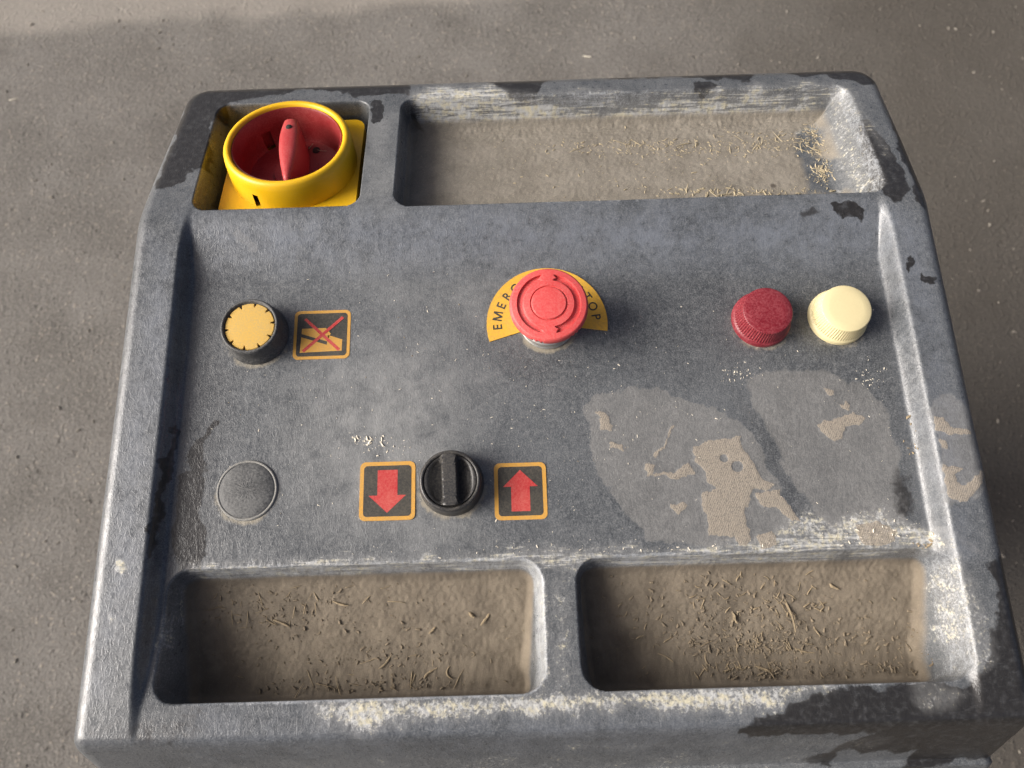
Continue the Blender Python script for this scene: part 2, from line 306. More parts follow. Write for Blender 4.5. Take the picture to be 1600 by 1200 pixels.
add('haze', poly([(500, 560), (640, 520), (740, 600), (700, 700), (720, 830), (600, 850), (480, 780), (470, 650)], 22)); add('haze', poly([(560, 420), (820, 430), (760, 520), (560, 470)], 20), .6); add('haze', poly([(560, 180), (615, 180), (620, 330), (565, 330)], 7, 0, True), .8)
add('grime_shade', poly([(300, 420), (360, 420), (360, 600), (340, 700), (345, 850), (270, 880), (270, 640)], 10), .8); add('grime_shade', poly([(960, 440), (1390, 420), (1420, 700), (1385, 640), (1340, 590), (1200, 575), (1120, 590), (960, 560)], 16), .75)
add('grime_shade', poly([(1150, 620), (1190, 640), (1250, 760), (1280, 830), (1240, 820), (1190, 720)], 5), .9); add('grime_shade', poly([(420, 450), (460, 450), (455, 560), (420, 560)], 8), .6)  # grime between the puddles; push button's cast shadow painted on the panel
wv_ = np.zeros(len(gx))
for k_, lo_, hi_, amp_ in (('tl', -1.5, 4.5, 1), ('tr', -1.5, 5, .75), ('rt', -1, 5, .7), ('pan', -1.2, 1.2, .3)):
    d_ = masks_d[k_]; wv_ = np.maximum(wv_, amp_ * sstep(lo_ - 1.5, lo_ + 1.2, d_) * sstep(hi_ + 2, hi_ - 2, d_))
A['wear'] = (wv_ * (.45 + .75 * fbm(gx, gy, 30, 3)) * np.where(gx < -150, .5, 1)).astype(np.float32)
# bluish sky sheen painted on the ramp, rims and inner walls; dust gathered round the foot of each control
add('sky_sheen', poly([(300, 345), (620, 336), (1000, 328), (1340, 322), (1400, 345), (1395, 392), (1250, 402), (900, 404), (600, 408), (330, 408)], 12, 4), .85)
add('sky_sheen', poly([(1380, 330), (1440, 345), (1480, 600), (1520, 860), (1480, 880), (1440, 640), (1390, 420)], 8, 7), .6)
add('sky_sheen', poly([(235, 370), (285, 380), (262, 600), (225, 900), (150, 1090), (135, 1060), (190, 700)], 8, 10), .55); add('sky_sheen', poly([(330, 1110), (900, 1120), (1200, 1110), (1140, 1160), (800, 1165), (300, 1165)], 12, 4), .6)
for cx, cy, R_, am in ((18.2, 31.2, 14, 1), (-131.5, 30, 16.5, .8), (-31.5, -50.6, 15.6, .9), (128.2, 29.6, 15.1, .7), (167.6, 29.6, 15.1, .5), (-130.8, -50.8, 14.5, .9)):
    dd = np.hypot(gx - cx, gy - cy) - R_; lean = .55 - .45 * (gy - cy) / (np.hypot(gx - cx, gy - cy) + 1e-6)
    add('ring', (sstep(4.5, .3, dd) * lean * am * (.3 + 1.2 * fbm(gx, gy, 5, 3))).astype(np.float32))
# caked dirt on the floors, fading up the fillets
A['silt'] = front_dirt.astype(np.float32); A['dust'] = rear_dirt.astype(np.float32)
A['dust'] = A['dust'] * (1 - .8 * poly([(1246, 205), (1275, 195), (1285, 215), (1268, 240), (1310, 255), (1322, 300), (1262, 300), (1255, 250), (1240, 240)], 2.5, -20, True))
mudlift = A['mud'] * .25 + A['scale'] * (fbm(gx, gy, 1.5, 2) - .45) * .6
z = z + mudlift * (1 - front_dirt)

_g0 = gy.copy(); gy = gy - np.clip(8 - z, 0, 60) * .25 * np.maximum(sstep(-131, -141, gy) * (gy > -150) * np.maximum(mk['tl'] > -.5, mk['tr'] > -.5), sstep(118, 99, gy) * (gy > 96) * np.maximum(mk['rt'] > -.5, mk['pk'] > -.5))
keep = dout > -5.2
nxg = SH[1]; ids = np.arange(len(gx)).reshape(SH)
quads = np.stack([ids[:-1, :-1], ids[:-1, 1:], ids[1:, 1:], ids[1:, :-1]], -1).reshape(-1, 4)
quads = quads[keep[quads].all(1)]
used = np.zeros(len(gx), bool); used[quads.ravel()] = True; remap = np.cumsum(used) - 1
co = np.stack([gx, gy, z], -1)[used].astype(np.float32) * MM; quads = remap[quads].astype(np.int32)
me = bpy.data.meshes.new('shell'); me.vertices.add(len(co)); me.vertices.foreach_set('co', co.ravel())
me.loops.add(quads.size); me.loops.foreach_set('vertex_index', quads.ravel())
me.polygons.add(len(quads)); me.polygons.foreach_set('loop_start', np.arange(0, quads.size, 4, dtype=np.int32)); me.update(calc_edges=True)
for k, v in A.items():
    a = me.attributes.new(k, 'FLOAT', 'POINT'); a.data.foreach_set('value', v[used].astype(np.float32))
def z_in_tray(x): return -162 < x < 7 or 30 < x < 196
def height_at(x, y):
    y = max(y, -136.0) if y < -136 and z_in_tray(x) else y; i = int(round((y + 198) / st)); j = int(round((x + 207) / st)); return float(z[i * nxg + j])

def shell_material():
    m = Mat('dusty_moulded_plastic'); at_ = m.attr
    n_f = m.noise(1500, 3, .65); n_m = m.noise(330, 4, .65); n_l = m.noise(70, 4, .6); n_b = m.noise(14, 3)
    rdg = m.noise(1, 3, .6, 1.2, vec=m.stretch(430, 210, 300, .15)); line = m.ss(m.math('ABSOLUTE', m.math('SUBTRACT', rdg, .5)), .06, .0)
    stretchy = m.noise(1, 4, .62, .5, vec=m.stretch(620, 300, 400))
    fibre = m.noise(1, 4, .7, .8, vec=m.stretch(120, 900, 600, .1))
    # dusty plastic
    v = m.math('ADD', m.math('MULTIPLY', n_l, .55), m.math('MULTIPLY', n_b, .75)); v = m.ss(v, .2, 1.1)
    base = m.mix(v, lin(52, 56, 60)[:3], lin(90, 93, 96)[:3])
    base = m.mix(m.math('MULTIPLY', at_('haze'), m.ss(n_l, .1, .8)), base, lin(130, 131, 130)[:3])
    base = m.mix(m.math('MULTIPLY', at_('grime_shade'), .5), base, lin(52, 53, 55)[:3])
    dustf = m.math('MULTIPLY', m.math('MULTIPLY', m.ss(n_m, .1, .9), m.ss(n_f, .38, .68)), .6); base = m.mix(dustf, base, lin(148, 150, 150)[:3])
    pf = m.ss(m.math('ADD', at_('pale'), m.math('MULTIPLY', m.math('SUBTRACT', n_l, .5), .35)), .34, .62)
    base = m.mix(m.math('MULTIPLY', pf, m.mixf(n_l, .25, .55)), base, m.mix(n_m, lin(104, 103, 100)[:3], lin(136, 133, 128)[:3]))
    base = m.mix(m.math('MULTIPLY', m.math('MULTIPLY', line, m.ss(n_l, .15, .75)), m.mixf(pf, .15, .26)), base, lin(158, 158, 156)[:3])
    bl = m.math('MULTIPLY', at_('sky_sheen'), m.ss(m.math('ADD', m.math('MULTIPLY', n_l, .6), m.math('MULTIPLY', n_m, .4)), .25, .7)); base = m.mix(m.math('MULTIPLY', bl, .75), base, lin(114, 120, 130)[:3])
    rg = m.math('MULTIPLY', m.ss(m.math('ADD', at_('ring'), m.math('MULTIPLY', m.math('SUBTRACT', n_m, .5), 1.2)), .25, .9), .75); base = m.mix(rg, base, lin(150, 142, 124)[:3])
    # wiped patches
    cf = m.ss(m.math('ADD', at_('clean'), m.math('MULTIPLY', m.math('SUBTRACT', m.math('ADD', m.math('MULTIPLY', n_m, .5), m.math('MULTIPLY', n_l, .5)), .5), 1.7)), .28, .74)
    scr = m.math('ADD', m.math('MULTIPLY', m.ss(fibre, .55, .78), .4), m.math('MULTIPLY', m.ss(n_m, .45, .75), .25))
    base = m.mix(m.math('MULTIPLY', cf, m.math('SUBTRACT', 1.0, scr)), base, m.mix(n_m, lin(33, 33, 34)[:3], lin(52, 50, 48)[:3]))
    # yellowish crust
    sn = m.math('ADD', m.math('MULTIPLY', n_l, .35), m.math('MULTIPLY', m.noise(620, 5, .75), .65))
    streak = m.noise(1, 5, .7, .6, vec=m.stretch(45, 620, 500, .03))
    sn2 = m.mixf(m.math('MULTIPLY', at_('streaky'), .6), sn, streak)
    sf = m.ss(m.math('ADD', m.math('MULTIPLY', at_('scale'), 1.0), m.math('MULTIPLY', m.math('SUBTRACT', sn2, .5), 3.4)), .50, .95)
    sf = m.math('MULTIPLY', sf, m.ss(at_('scale'), .03, .25))
    base = m.mix(m.math('MULTIPLY', m.ss(at_('scale'), .1, .8), .35), base, lin(150, 150, 148)[:3]); base = m.mix(m.math('MULTIPLY', sf, .82), base, m.mix(m.ss(m.noise(300, 3), .42, .64), lin(186, 187, 185)[:3], lin(204, 197, 170)[:3]))
    wn = m.noise(1, 5, .72, .7, vec=m.stretch(90, 520, 420, .02)); wn2 = m.noise(1, 5, .72, .7, vec=m.stretch(520, 90, 420, .02))
    wr = m.math('ADD', at_('wear'), m.math('MULTIPLY', m.math('SUBTRACT', m.math('ADD', m.math('MULTIPLY', m.math('MAXIMUM', wn, wn2), .7), m.math('MULTIPLY', n_f, .3)), .55), 2.4))
    wf = m.math('MULTIPLY', m.ss(wr, .35, 1.05), m.ss(at_('wear'), .02, .3)); base = m.mix(m.math('MULTIPLY', wf, .8), base, m.mix(n_m, lin(146, 152, 160)[:3], lin(186, 188, 188)[:3]))
    # woven mud
    weave = m.t.nodes.new('ShaderNodeTexWave'); m.put(weave.inputs['Vector'], m.stretch(1, 1, 1, .5)); weave.inputs['Scale'].default_value = 330; weave.inputs['Distortion'].default_value = 3.5; weave.inputs['Detail'].default_value = 3; weave.inputs['Detail Scale'].default_value = 2.5
    mf = m.ss(m.math('ADD', at_('mud'), m.math('MULTIPLY', m.math('SUBTRACT', m.math('ADD', m.math('MULTIPLY', n_m, .5), m.math('MULTIPLY', n_l, .5)), .5), 1.9)), .42, .58)
    mudc = m.mix(m.math('ADD', m.math('MULTIPLY', weave.outputs['Fac'], .35), m.ss(n_f, .45, .75), clamp=True), lin(158, 148, 133)[:3], lin(108, 101, 92)[:3])
    base = m.mix(m.math('MULTIPLY', mf, m.mixf(n_m, .95, .7)), base, mudc)
    # dirt lying in the trays
    sil = m.ss(m.math('ADD', at_('silt'), m.math('MULTIPLY', m.math('SUBTRACT', n_l, .5), .5)), .18, .95)
    siltc = m.mix(m.ss(n_l, .3, .72), lin(102, 93, 80)[:3], lin(122, 112, 97)[:3]); siltc = m.mix(m.math('MULTIPLY', m.ss(n_f, .5, .75), .3), siltc, lin(144, 133, 116)[:3])
    base = m.mix(sil, base, siltc)
    dst = m.ss(m.math('ADD', at_('dust'), m.math('MULTIPLY', m.math('SUBTRACT', n_l, .5), .4)), .2, .95)
    dustc = m.mix(m.ss(n_l, .1, .9), lin(108, 102, 92)[:3], lin(138, 132, 121)[:3]); dustc = m.mix(m.math('MULTIPLY', m.ss(n_f, .5, .72), .4), dustc, lin(176, 166, 147)[:3])
    spot = m.math('MULTIPLY', m.ss(m.vor(70), .16, .06), m.ss(m.noise(20), .5, .58)); dustc = m.mix(m.math('MULTIPLY', spot, .8), dustc, lin(70, 62, 54)[:3])
    base = m.mix(dst, base, dustc)
    rough = m.mixf(m.ss(n_m, .3, .7), .26, .46); rough = m.mixf(pf, rough, .66); rough = m.mixf(cf, rough, .30); rough = m.mixf(sf, rough, .8)
    rough = m.mixf(m.math('MAXIMUM', mf, m.math('MAXIMUM', sil, dst)), rough, .95)
    dirt = m.math('MAXIMUM', sil, dst)
    h = m.math('ADD', m.math('MULTIPLY', m.ss(m.math('ABSOLUTE', m.math('SUBTRACT', rdg, .5)), 0, .16), .5), m.math('MULTIPLY', stretchy, .8)); h = m.math('ADD', h, m.math('MULTIPLY', n_f, .25))
    h = m.math('MULTIPLY', h, m.math('SUBTRACT', 1.0, m.math('MULTIPLY', dirt, .8)))
    h = m.math('ADD', h, m.math('MULTIPLY', dirt, m.math('ADD', m.math('MULTIPLY', n_f, 2.6), m.math('MULTIPLY', n_m, 1.0))))
    h = m.math('ADD', h, m.math('MULTIPLY', sf, m.math('ADD', n_f, .6))); h = m.math('ADD', h, m.math('MULTIPLY', mf, m.math('MULTIPLY', weave.outputs['Fac'], .5)))
    return m.out(base, rough, m.bump(h, .00026, .36), spec=.6)
M_shell = shell_material()
shell = part_loc(link('shell', me, M_shell, console))

M_side = plastic('dark_side_plastic', lin(66, 68, 72), .5, .5)
def pedestal():
    V, F = [], []; levels = ((-33, 0), (-60, 0), (-62, 14), (-700, 14), (-702, -10), (-749, -10)); P0 = None
    for zz, ins in levels:
        P = rrect(X0 + 5 + ins, X1 - 1 - ins, Y0 + 6 + ins, Y1 - 1 - ins, 14); V += [(x, y, zz) for x, y in P]; n = len(P)
    for i in range(len(levels) - 1):
        for j in range(n): F.append((i * n + j, (i + 1) * n + j, (i + 1) * n + (j + 1) % n, i * n + (j + 1) % n))
    return sharp(part_loc(pydata('pedestal', V[n:], [f for f in [tuple(i - n for i in q) for q in F] if min(f) >= 0], M_side, console)))
pedestal()

# ------------------------------------------------------------------ controls
M_black = plastic('black_plastic', lin(40, 41, 43), .33, .18); M_blackd = plastic('dusty_black_plastic', lin(44, 45, 46), .5, .55, lin(122, 121, 118)); M_plug = plastic('grey_dusted_plastic', lin(58, 59, 60), .55, .55, lin(128, 128, 126))
M_orange = plastic('orange_yellow_cap', lin(208, 166, 72), .6, .6, lin(176, 154, 104)); M_metal = plastic('dull_zinc', lin(188, 188, 186), .34, .35, metal=.75)
M_estop = plastic('faded_red_plastic', lin(208, 68, 68), .5, .34, lin(216, 138, 130)); M_redlens = plastic('dark_red_lens', lin(110, 16, 30), .36, .34, lin(182, 100, 104)); M_ivory = plastic('ivory_plastic', lin(216, 203, 158), .45, .2, lin(200, 184, 140), var=.04)
M_yellow = plastic('yellow_plastic', lin(232, 182, 14), .36, .2, lin(196, 158, 66)); M_handle = plastic('scuffed_red_plastic', lin(172, 42, 46), .42, .25, lin(196, 130, 122)); M_red = plastic('shaded_red_plastic', lin(122, 18, 24), .36, .2, lin(190, 120, 110))  # dial red darkened to stand for the shade inside its cup
M_sk_o = plastic('orange_print', lin(204, 150, 56), .6, .45, lin(160, 134, 92)); M_sk_b = plastic('black_print', lin(42, 41, 38), .65, .28, lin(120, 112, 96)); M_sk_r = plastic('red_print', lin(176, 34, 38), .65, .34, lin(200, 128, 112))
M_lab = plastic('yellow_label', lin(218, 168, 50), .6, .5, lin(176, 142, 78), dscale=700); M_ink = plastic('black_ink', lin(38, 36, 32), .7, .15); M_hole_shade = plastic('hole_shade', lin(20, 17, 15), .8, .1)
def place(o, x, y, zz=0.0): o.location = (x * MM, y * MM, zz * MM); return part_loc(o)
def label(o, t): o['label'] = t; return o

# push button
fx, fy = -131.5, 30.0
V, F = lathe([(12.7, 10.6), (12.9, 12.2), (13.6, 13.0), (14.4, 12.6), (14.8, 11.4), (14.9, 8), (15.0, 5), (15.6, 3), (16.3, 1.6), (16.5, -1)], 72)
pb = place(pydata('push_button', V, F, M_blackd, console), fx, fy); label(pb, 'black rimmed push button with a notched orange yellow cap')
def notch(i, r, zz, a):
    k = (math.degrees(a) - 8) % 36; inn = min(k, 36 - k) < 2.4
    return (r - (1.8 if inn and i >= 4 else 0), zz)
V, F = lathe([(0.01, 12.0), (6, 11.98), (10.0, 11.9), (10.3, 11.88), (12.1, 11.75), (12.45, 11.4), (12.5, 10.0)], 150, notch)
sharp(pydata('button_cap', V, F, M_orange, pb), 40)
# blanking plug
def bumpy(i, r, zz, a): return (r, zz + (rnd.random() - .5) * .22 * (1 if 1 < r < 12.5 else 0))
V, F = lathe([(0.01, 2.5)] + [(r, .9 + 1.6 * (1 - (r / 12.8) ** 2) ** .6) for r in np.linspace(.8, 12.7, 20)] + [(13.2, .9), (13.6, .55), (14.3, .5), (14.5, .1), (14.6, -1)], 96, bumpy)
plug = label(place(pydata('blanking_plug', V, F, M_plug, console), -130.8, -50.8, .1), 'low domed black blanking plug filling an unused button hole')
V, F = lathe([(13.5, .3), (13.7, .85), (14.3, .95), (14.8, .5), (15.0, -.5)], 96, close=False); pydata('rim', V, F, plastic('dusty_rim', lin(112, 112, 110), .6, .6, lin(160, 157, 148)), plug)
# selector knob
kx, ky = -31.5, -50.6
V, F = lathe([(12.5, 8.6), (12.7, 9.9), (13.3, 10.5), (14.2, 10.2), (14.7, 9.2), (14.8, 5), (15.1, 3), (15.6, 1.5), (15.6, -1)], 72)
kb = place(pydata('selector_switch', V, F, M_black, console), kx, ky); label(kb, 'black rotary selector knob with a straight grip, between the arrow stickers')
def grip(x, y):
    ax = abs(x + .0); r = math.hypot(x, y)
    zz = 10.2 - 3.2 * sstep(0, 1, (12.2 - ax) / 6.5) * sstep(12.3, 9.0, r)
    return float(zz + (13.6 - zz) * sstep(4.6, 3.1, ax))
V, F = [], []; N = 64; K = 26
for i in range(K + 1):
    r = 12.25 * i / K
    for j in range(N):
        a = 2 * math.pi * j / N; x, y = r * math.cos(a), r * math.sin(a); V.append((x, y, grip(x, y)))
for j in range(N): a = 2 * math.pi * j / N; V.append((12.25 * math.cos(a), 12.25 * math.sin(a), 7.5))
for i in range(K + 1):
    for j in range(N): F.append((i * N + j, (i + 1) * N + j, (i + 1) * N + (j + 1) % N, i * N + (j + 1) % N))
kg = sharp(pydata('grip', V, F, M_black, kb), 30); kg.rotation_euler.z = math.radians(2)
# signal lamps
def lamp(x, y, m, text):
    def rib(i, r, zz, a): return (r - (.42 if i in (4, 5) and int(a / (2 * math.pi) * 192 + .5) % 3 == 0 else 0), zz)
    V, F = lathe([(0.01, 13.3), (8, 13.2), (11.9, 12.9), (12.35, 12.65), (12.6, 12.2), (14.0, 3.4), (14.3, 3.0), (14.75, 2.6), (15.0, 1.8), (15.1, -1)], 192, rib)
    o = place(pydata('signal_lamp', V, F, m, console), x, y); sharp(o, 38); return label(o, text)
lamp(128.2, 29.6, M_redlens, 'dark red ribbed signal lamp lens'); lamp(167.6, 29.6, M_ivory, 'ivory ribbed signal lamp lens')
# emergency stop
ex, ey = 18.2, 31.2
def estop():
    N, K = 200, 64; rs = list(np.linspace(0.01, 18.2, K)); V, F = [], []
    arc = math.radians(168)
    for r in rs:
        for j in range(N):
            a = 2 * math.pi * j / N
            zz = 27.5 - 1.3 * (r / 18.5) ** 2.2
            zz -= .7 * sstep(.5, .15, abs(r - 8.7)) + .0                    # ring round the centre disc
            zz += .35 * sstep(8.8, 8.4, r)
            zz -= .5 * sstep(12.1, 12.5, r) * sstep(15.6, 15.1, r) * 0
            for c in (0, math.pi):                                          # two sunken arrow arcs
                d = (a - c + math.pi) % (2 * math.pi) - math.pi; half = math.radians(78)
                mid = abs(r - 13.9) / 1.5                                   # notched ends
                lim = half + (math.radians(-6 + 6 * min(mid, 1.2)))
                zz -= 1.4 * sstep(12.2, 12.5, r) * sstep(15.6, 15.3, r) * sstep(lim + .02, lim - .02, abs(d))
            V.append((r * math.cos(a), r * math.sin(a), float(zz)))
    skirt = [(18.9, 25.4), (19.2, 24.4), (19.2, 22.6), (18.9, 21.6), (18.2, 20.9), (16.4, 20.6), (13.0, 20.4), (12.0, 18.5)]
    for q, (r, zz) in enumerate(skirt):
        for j in range(N):
            a = 2 * math.pi * j / N; k = (math.degrees(a)) % 60; kn = q in (2, 3, 4) and (k < 20) and (j % 4 < 2)
            rr = r - (.9 if kn else 0); V.append((rr * math.cos(a), rr * math.sin(a), zz))
    L = K + len(skirt)
    for i in range(L - 1):
        for j in range(N): F.append((i * N + j, (i + 1) * N + j, (i + 1) * N + (j + 1) % N, i * N + (j + 1) % N))
    o = place(pydata('emergency_stop_button', V, F, M_estop, console), ex, ey); sharp(o, 42)
    label(o, 'red mushroom emergency stop button with two arrow arcs on its head')
    V, F = lathe([(10.5, 21), (11.6, 20.6), (11.8, 12), (12.2, 8), (12.6, 7.4), (12.8, 5), (13.4, 4.4), (13.6, 1.5), (14.0, 1.0), (14.0, -1)], 72)
    sharp(pydata('collar', V, F, M_metal, o), 30); return o
estop()
P = [(31.2 * math.cos(math.radians(t)), 31.2 * math.sin(math.radians(t))) for t in np.linspace(-9, 197, 70)]
P += [(14.2 * math.cos(math.radians(t)), 14.2 * math.sin(math.radians(t))) for t in np.linspace(197, -9, 50)]
V = [(x, y, .45) for x, y in P] + [(x, y, -.4) for x, y in P]; n = len(P)
F = [(i, i + 1, 119 - int((i + 1) * 49 / 69), 119 - int(i * 49 / 69)) if int((i + 1) * 49 / 69) != int(i * 49 / 69) else (i, i + 1, 119 - int(i * 49 / 69)) for i in range(69)]
F = [tuple(reversed(f)) for f in F]; F = [tuple(reversed(f)) for f in F] + [(i, n + i, n + (i + 1) % n, (i + 1) % n) for i in range(n)]
lab = place(pydata('emergency_label', V, F, M_lab, console, smooth=False), ex, ey); label(lab, 'yellow arc shaped label reading EMERGENCY STOP round the red button')
def letters(text, R, size, a0, step):
    V, F = [], []
    for k, ch in enumerate(text):
        if ch == ' ': continue
        if ch == 'M':
            a = math.radians(a0 - step * k); ca, sa = math.cos(a), math.sin(a); off = len(V); h = .73 * size
            for lx, ly in ((-.42, 0), (-.42, 1), (-.24, 1), (0, .3), (.24, 1), (.42, 1), (.42, 0), (.29, 0), (.29, .66), (.07, 0), (-.07, 0), (-.29, .66), (-.29, 0)):
                lx *= size * .9; rr = R + ly * h; V.append((ca * rr + sa * lx, sa * rr - ca * lx, .52))
            F.append(tuple(range(off + 12, off - 1, -1))); continue
        cu = bpy.data.curves.new('letter', 'FONT'); cu.body = ch; cu.size = size; cu.align_x = 'CENTER'; cu.offset = .012 * size; cu.resolution_u = 4
        ob = bpy.data.objects.new('letter', cu); C.objects.link(ob); dg = bpy.context.evaluated_depsgraph_get(); me = ob.evaluated_get(dg).to_mesh()
        a = math.radians(a0 - step * k); ca, sa = math.cos(a), math.sin(a); off = len(V)
        for v in me.vertices:
            lx, ly = v.co.x * .95, v.co.y; rr = R + ly
            V.append((ca * rr + sa * lx, sa * rr - ca * lx, .52))
        F += [tuple(off + i for i in p.vertices) for p in me.polygons]
        ob.evaluated_get(dg).to_mesh_clear(); bpy.data.objects.remove(ob); bpy.data.curves.remove(cu)
    return V, F
V, F = letters('EMERGENCY STOP', 23.4, 6.6, 183, 13.6)
pydata('lettering', V, F, M_ink, lab, smooth=False)

# stickers
def sticker(u0, v0, u1, v1, name, text, bw, inner):
    p, q = at(u0, v0), at(u1, v1); x0, x1, y0, y1 = p[0], q[0], q[1], p[1]; cx, cy = (x0 + x1) / 2, (y0 + y1) / 2; hw, hh = (x1 - x0) / 2, (y1 - y0) / 2
    V, F = plate(rrect(-hw, hw, -hh, hh, 2.8), -.4, .42)
    o = place(pydata(name, V, F, M_sk_o, console, smooth=False), cx, cy); label(o, text)
    V, F = plate(rrect(-hw + bw, hw - bw, -hh + bw, hh - bw, 1.8), .3, .47)
    pydata('black_field', V, F, M_sk_b, o, smooth=False)
    for nm, mat, polys, zz in inner(hw - bw, hh - bw):
        V, F = [], []
        for P in polys:
            v, f = plate(P, .4, zz); off = len(V); V += v; F += [tuple(off + i for i in t) for t in f]
        pydata(nm, V, F, mat, o, smooth=False)
    return o
def arrow(up):
    def f(w_, h_):
        s = 1 if up else -1
        P = [(-.42 * w_, -.82 * h_), (.42 * w_, -.82 * h_), (.42 * w_, .18 * h_), (.78 * w_, .18 * h_), (0, .86 * h_), (-.78 * w_, .18 * h_), (-.42 * w_, .18 * h_)]
        P = [(x * s, y * s) for x, y in P]; return [('arrow', M_sk_r, [P], .52)]
    return f
a_ = sticker(563.5, 723, 648.5, 812, 'arrow_sticker', 'black sticker with a red arrow pointing down, left of the selector knob', 1.9, arrow(False))
b_ = sticker(771.5, 724.5, 856, 811, 'arrow_sticker', 'black sticker with a red arrow pointing up, right of the selector knob', 1.9, arrow(True))
def picto(w_, h_):
    S = lambda L: [((u - 1152) / 250 * w_, -(v - 447) / 222 * h_) for u, v in L]
    bodyp = [S([(950, 380), (1195, 380), (1160, 448), (1130, 512), (946, 450)]), S([(946, 470), (1150, 550), (1205, 552), (1215, 455), (1355, 505), (1352, 622), (940, 630)])]
    bodyp = [S([(950, 382), (1188, 380), (1240, 440), (1205, 520), (950, 436)]), S([(948, 470), (1205, 555), (1215, 455), (1357, 505), (1354, 620), (940, 630)])]
    x = [S([(968, 290), (990, 272), (1340, 600), (1318, 622)]), S([(1345, 262), (1368, 282), (982, 628), (960, 606)])]
    return [('symbol', M_sk_o, [list(reversed(p)) for p in bodyp], .52), ('red_cross', M_sk_r, x[:1], .56), ('red_cross', M_sk_r, x[1:], .60)]
c_ = sticker(461.5, 487, 546, 560, 'pictogram_sticker', 'black and orange pictogram sticker crossed out with a red X', 1.6, picto)

# main switch in its pocket, set square to the rear tier
ang = -math.atan(TK)
sw_x, sw_y = -122.5, 143.0
def local_mesh(name, V, F, mat, parent): return pydata(name, V, F, mat, parent)
def ring_mod(i, r, zz, a): return (r, zz)
N = 128
prof = [(31.0, 2.0), (31.3, 4.2), (32.4, 5.0), (34.2, 4.6), (35.1, 3.2), (35.6, 0), (35.8, -4.5), (36.0, -10), (36.2, -14)]
V, F = lathe(prof, N, close=False)
slot = [j for j in range(N) if 241 <= 360 * j / N <= 246]
F = [f for f in F if not (f[0] // N in (6, 7) and (f[0] % N) in slot)]
sw = pydata('rotary_switch', V, F, M_yellow, console); sw.rotation_euler.x = ang; place(sw, sw_x, sw_y, tierz(sw_y) + 1.0)
label(sw, 'large yellow and red rotary main switch sunk in the corner pocket'); sharp(sw, 50)
def local(name, V, F, mat, sm=True): return pydata(name, V, F, mat, sw, smooth=sm)
def square_ring(hs, rc, ri, z0, z1, n=96):
    V, F = [], []
    for k in range(n):
        a = 2 * math.pi * k / n; c, s_ = math.cos(a), math.sin(a); t = hs / max(abs(c), abs(s_)); x, y = t * c, t * s_
        ox, oy = max(abs(x) - hs + rc, 0), max(abs(y) - hs + rc, 0)
        if ox and oy: q = rc / math.hypot(ox, oy); x = math.copysign(hs - rc + ox * q, x); y = math.copysign(hs - rc + oy * q, y)
        V += [(ri * c, ri * s_, z0), (ri * c, ri * s_, z1), (x, y, z1), (x, y, z0)]
    for k in range(n):
        for q in range(3): F.append((k * 4 + q, k * 4 + q + 1, (k + 1) % n * 4 + q + 1, (k + 1) % n * 4 + q))
    return V, [tuple(reversed(f)) for f in F]
V, F = square_ring(38.0, 6, 33, -26, -13); sharp(local('mounting_plate', V, F, M_yellow), 40)
# slot seen in the ring wall
V, F = plate([(35.9 * math.cos(math.radians(t)), 35.9 * math.sin(math.radians(t))) for t in (236, 238, 240, 242.8)] + [(34.5 * math.cos(math.radians(t)), 34.5 * math.sin(math.radians(t))) for t in (242.8, 240, 238, 236)], -26, -2); 
# red dial cup
V, F = lathe([(0.01, -17.0), (12.6, -17.0), (13, -18.2), (24.0, -18.4), (26.8, -18.2), (28.2, -16.0), (29.0, -8), (29.6, 2.4), (30.2, 3.3), (30.9, 3.0), (31.0, 0), (31.0, -20)], N, close=False)
win = [j for j in range(N) if 121 <= 360 * j / N <= 133]
F = [f for f in F if not (f[0] // N in (4, 5) and (f[0] % N) in win)]
dial = sharp(local('dial', V, F, M_red), 35)
# handle
def handle():
    V, F = [], []; n = 40
    secs = []
    for i in range(n + 1):
        t = i / n; y = 21 - 50.5 * t
        wd = 5.3 * (math.sin(math.pi * min(1, (t * .86 + .12))) ** .75) * (1 - .35 * t) + .9 if 0 < t < 1 else 1.2
        top = 3.2 + 3.5 * math.sin(math.pi * (t * .8 + .1)) - 2 * t
        top = top - 4.5 * sstep(.94, 1.0, t) - 3 * sstep(.05, 0, t)
        secs.append((y, wd, top))
    M = 12
    for y, wd, top in secs:
        for k in range(M):
            a = math.pi * k / (M - 1); x = -wd * math.cos(a) * (1 if 0 < k < M - 1 else 1.0); zz = top - 4 + 4 * math.sin(a) ** .6
            if k in (0, M - 1): zz = -18.6; x *= 1.25
            V.append((x, y, float(zz)))
    for i in range(n):
        for k in range(M - 1): F.append((i * M + k, (i + 1) * M + k, (i + 1) * M + k + 1, i * M + k + 1))
    F.append(tuple(range(M))); F.append(tuple(n * M + k for k in reversed(range(M))))
    return local('handle', V, F, M_handle)
hd = handle(); hd.rotation_euler.z = math.radians(4); hd.location.x = .001
V, F = lathe([(0.01, 5.75), (1.5, 5.75), (1.7, 5.4), (1.8, 3)], 24); ho = local('handle_hole_shade', V, F, M_hole_shade); ho.location = (.0003, .0105, 0); ho.scale = (1, 1.15, 1)  # dark disc on the handle paints the shade of an open hole
V, F = plate(rrect(7.5, 11.5, 15.5, 20.5, 1.9), -18.5, -17.9); local('dial_window_shade', V, F, M_hole_shade)  # dark plate paints the shade inside the window opening

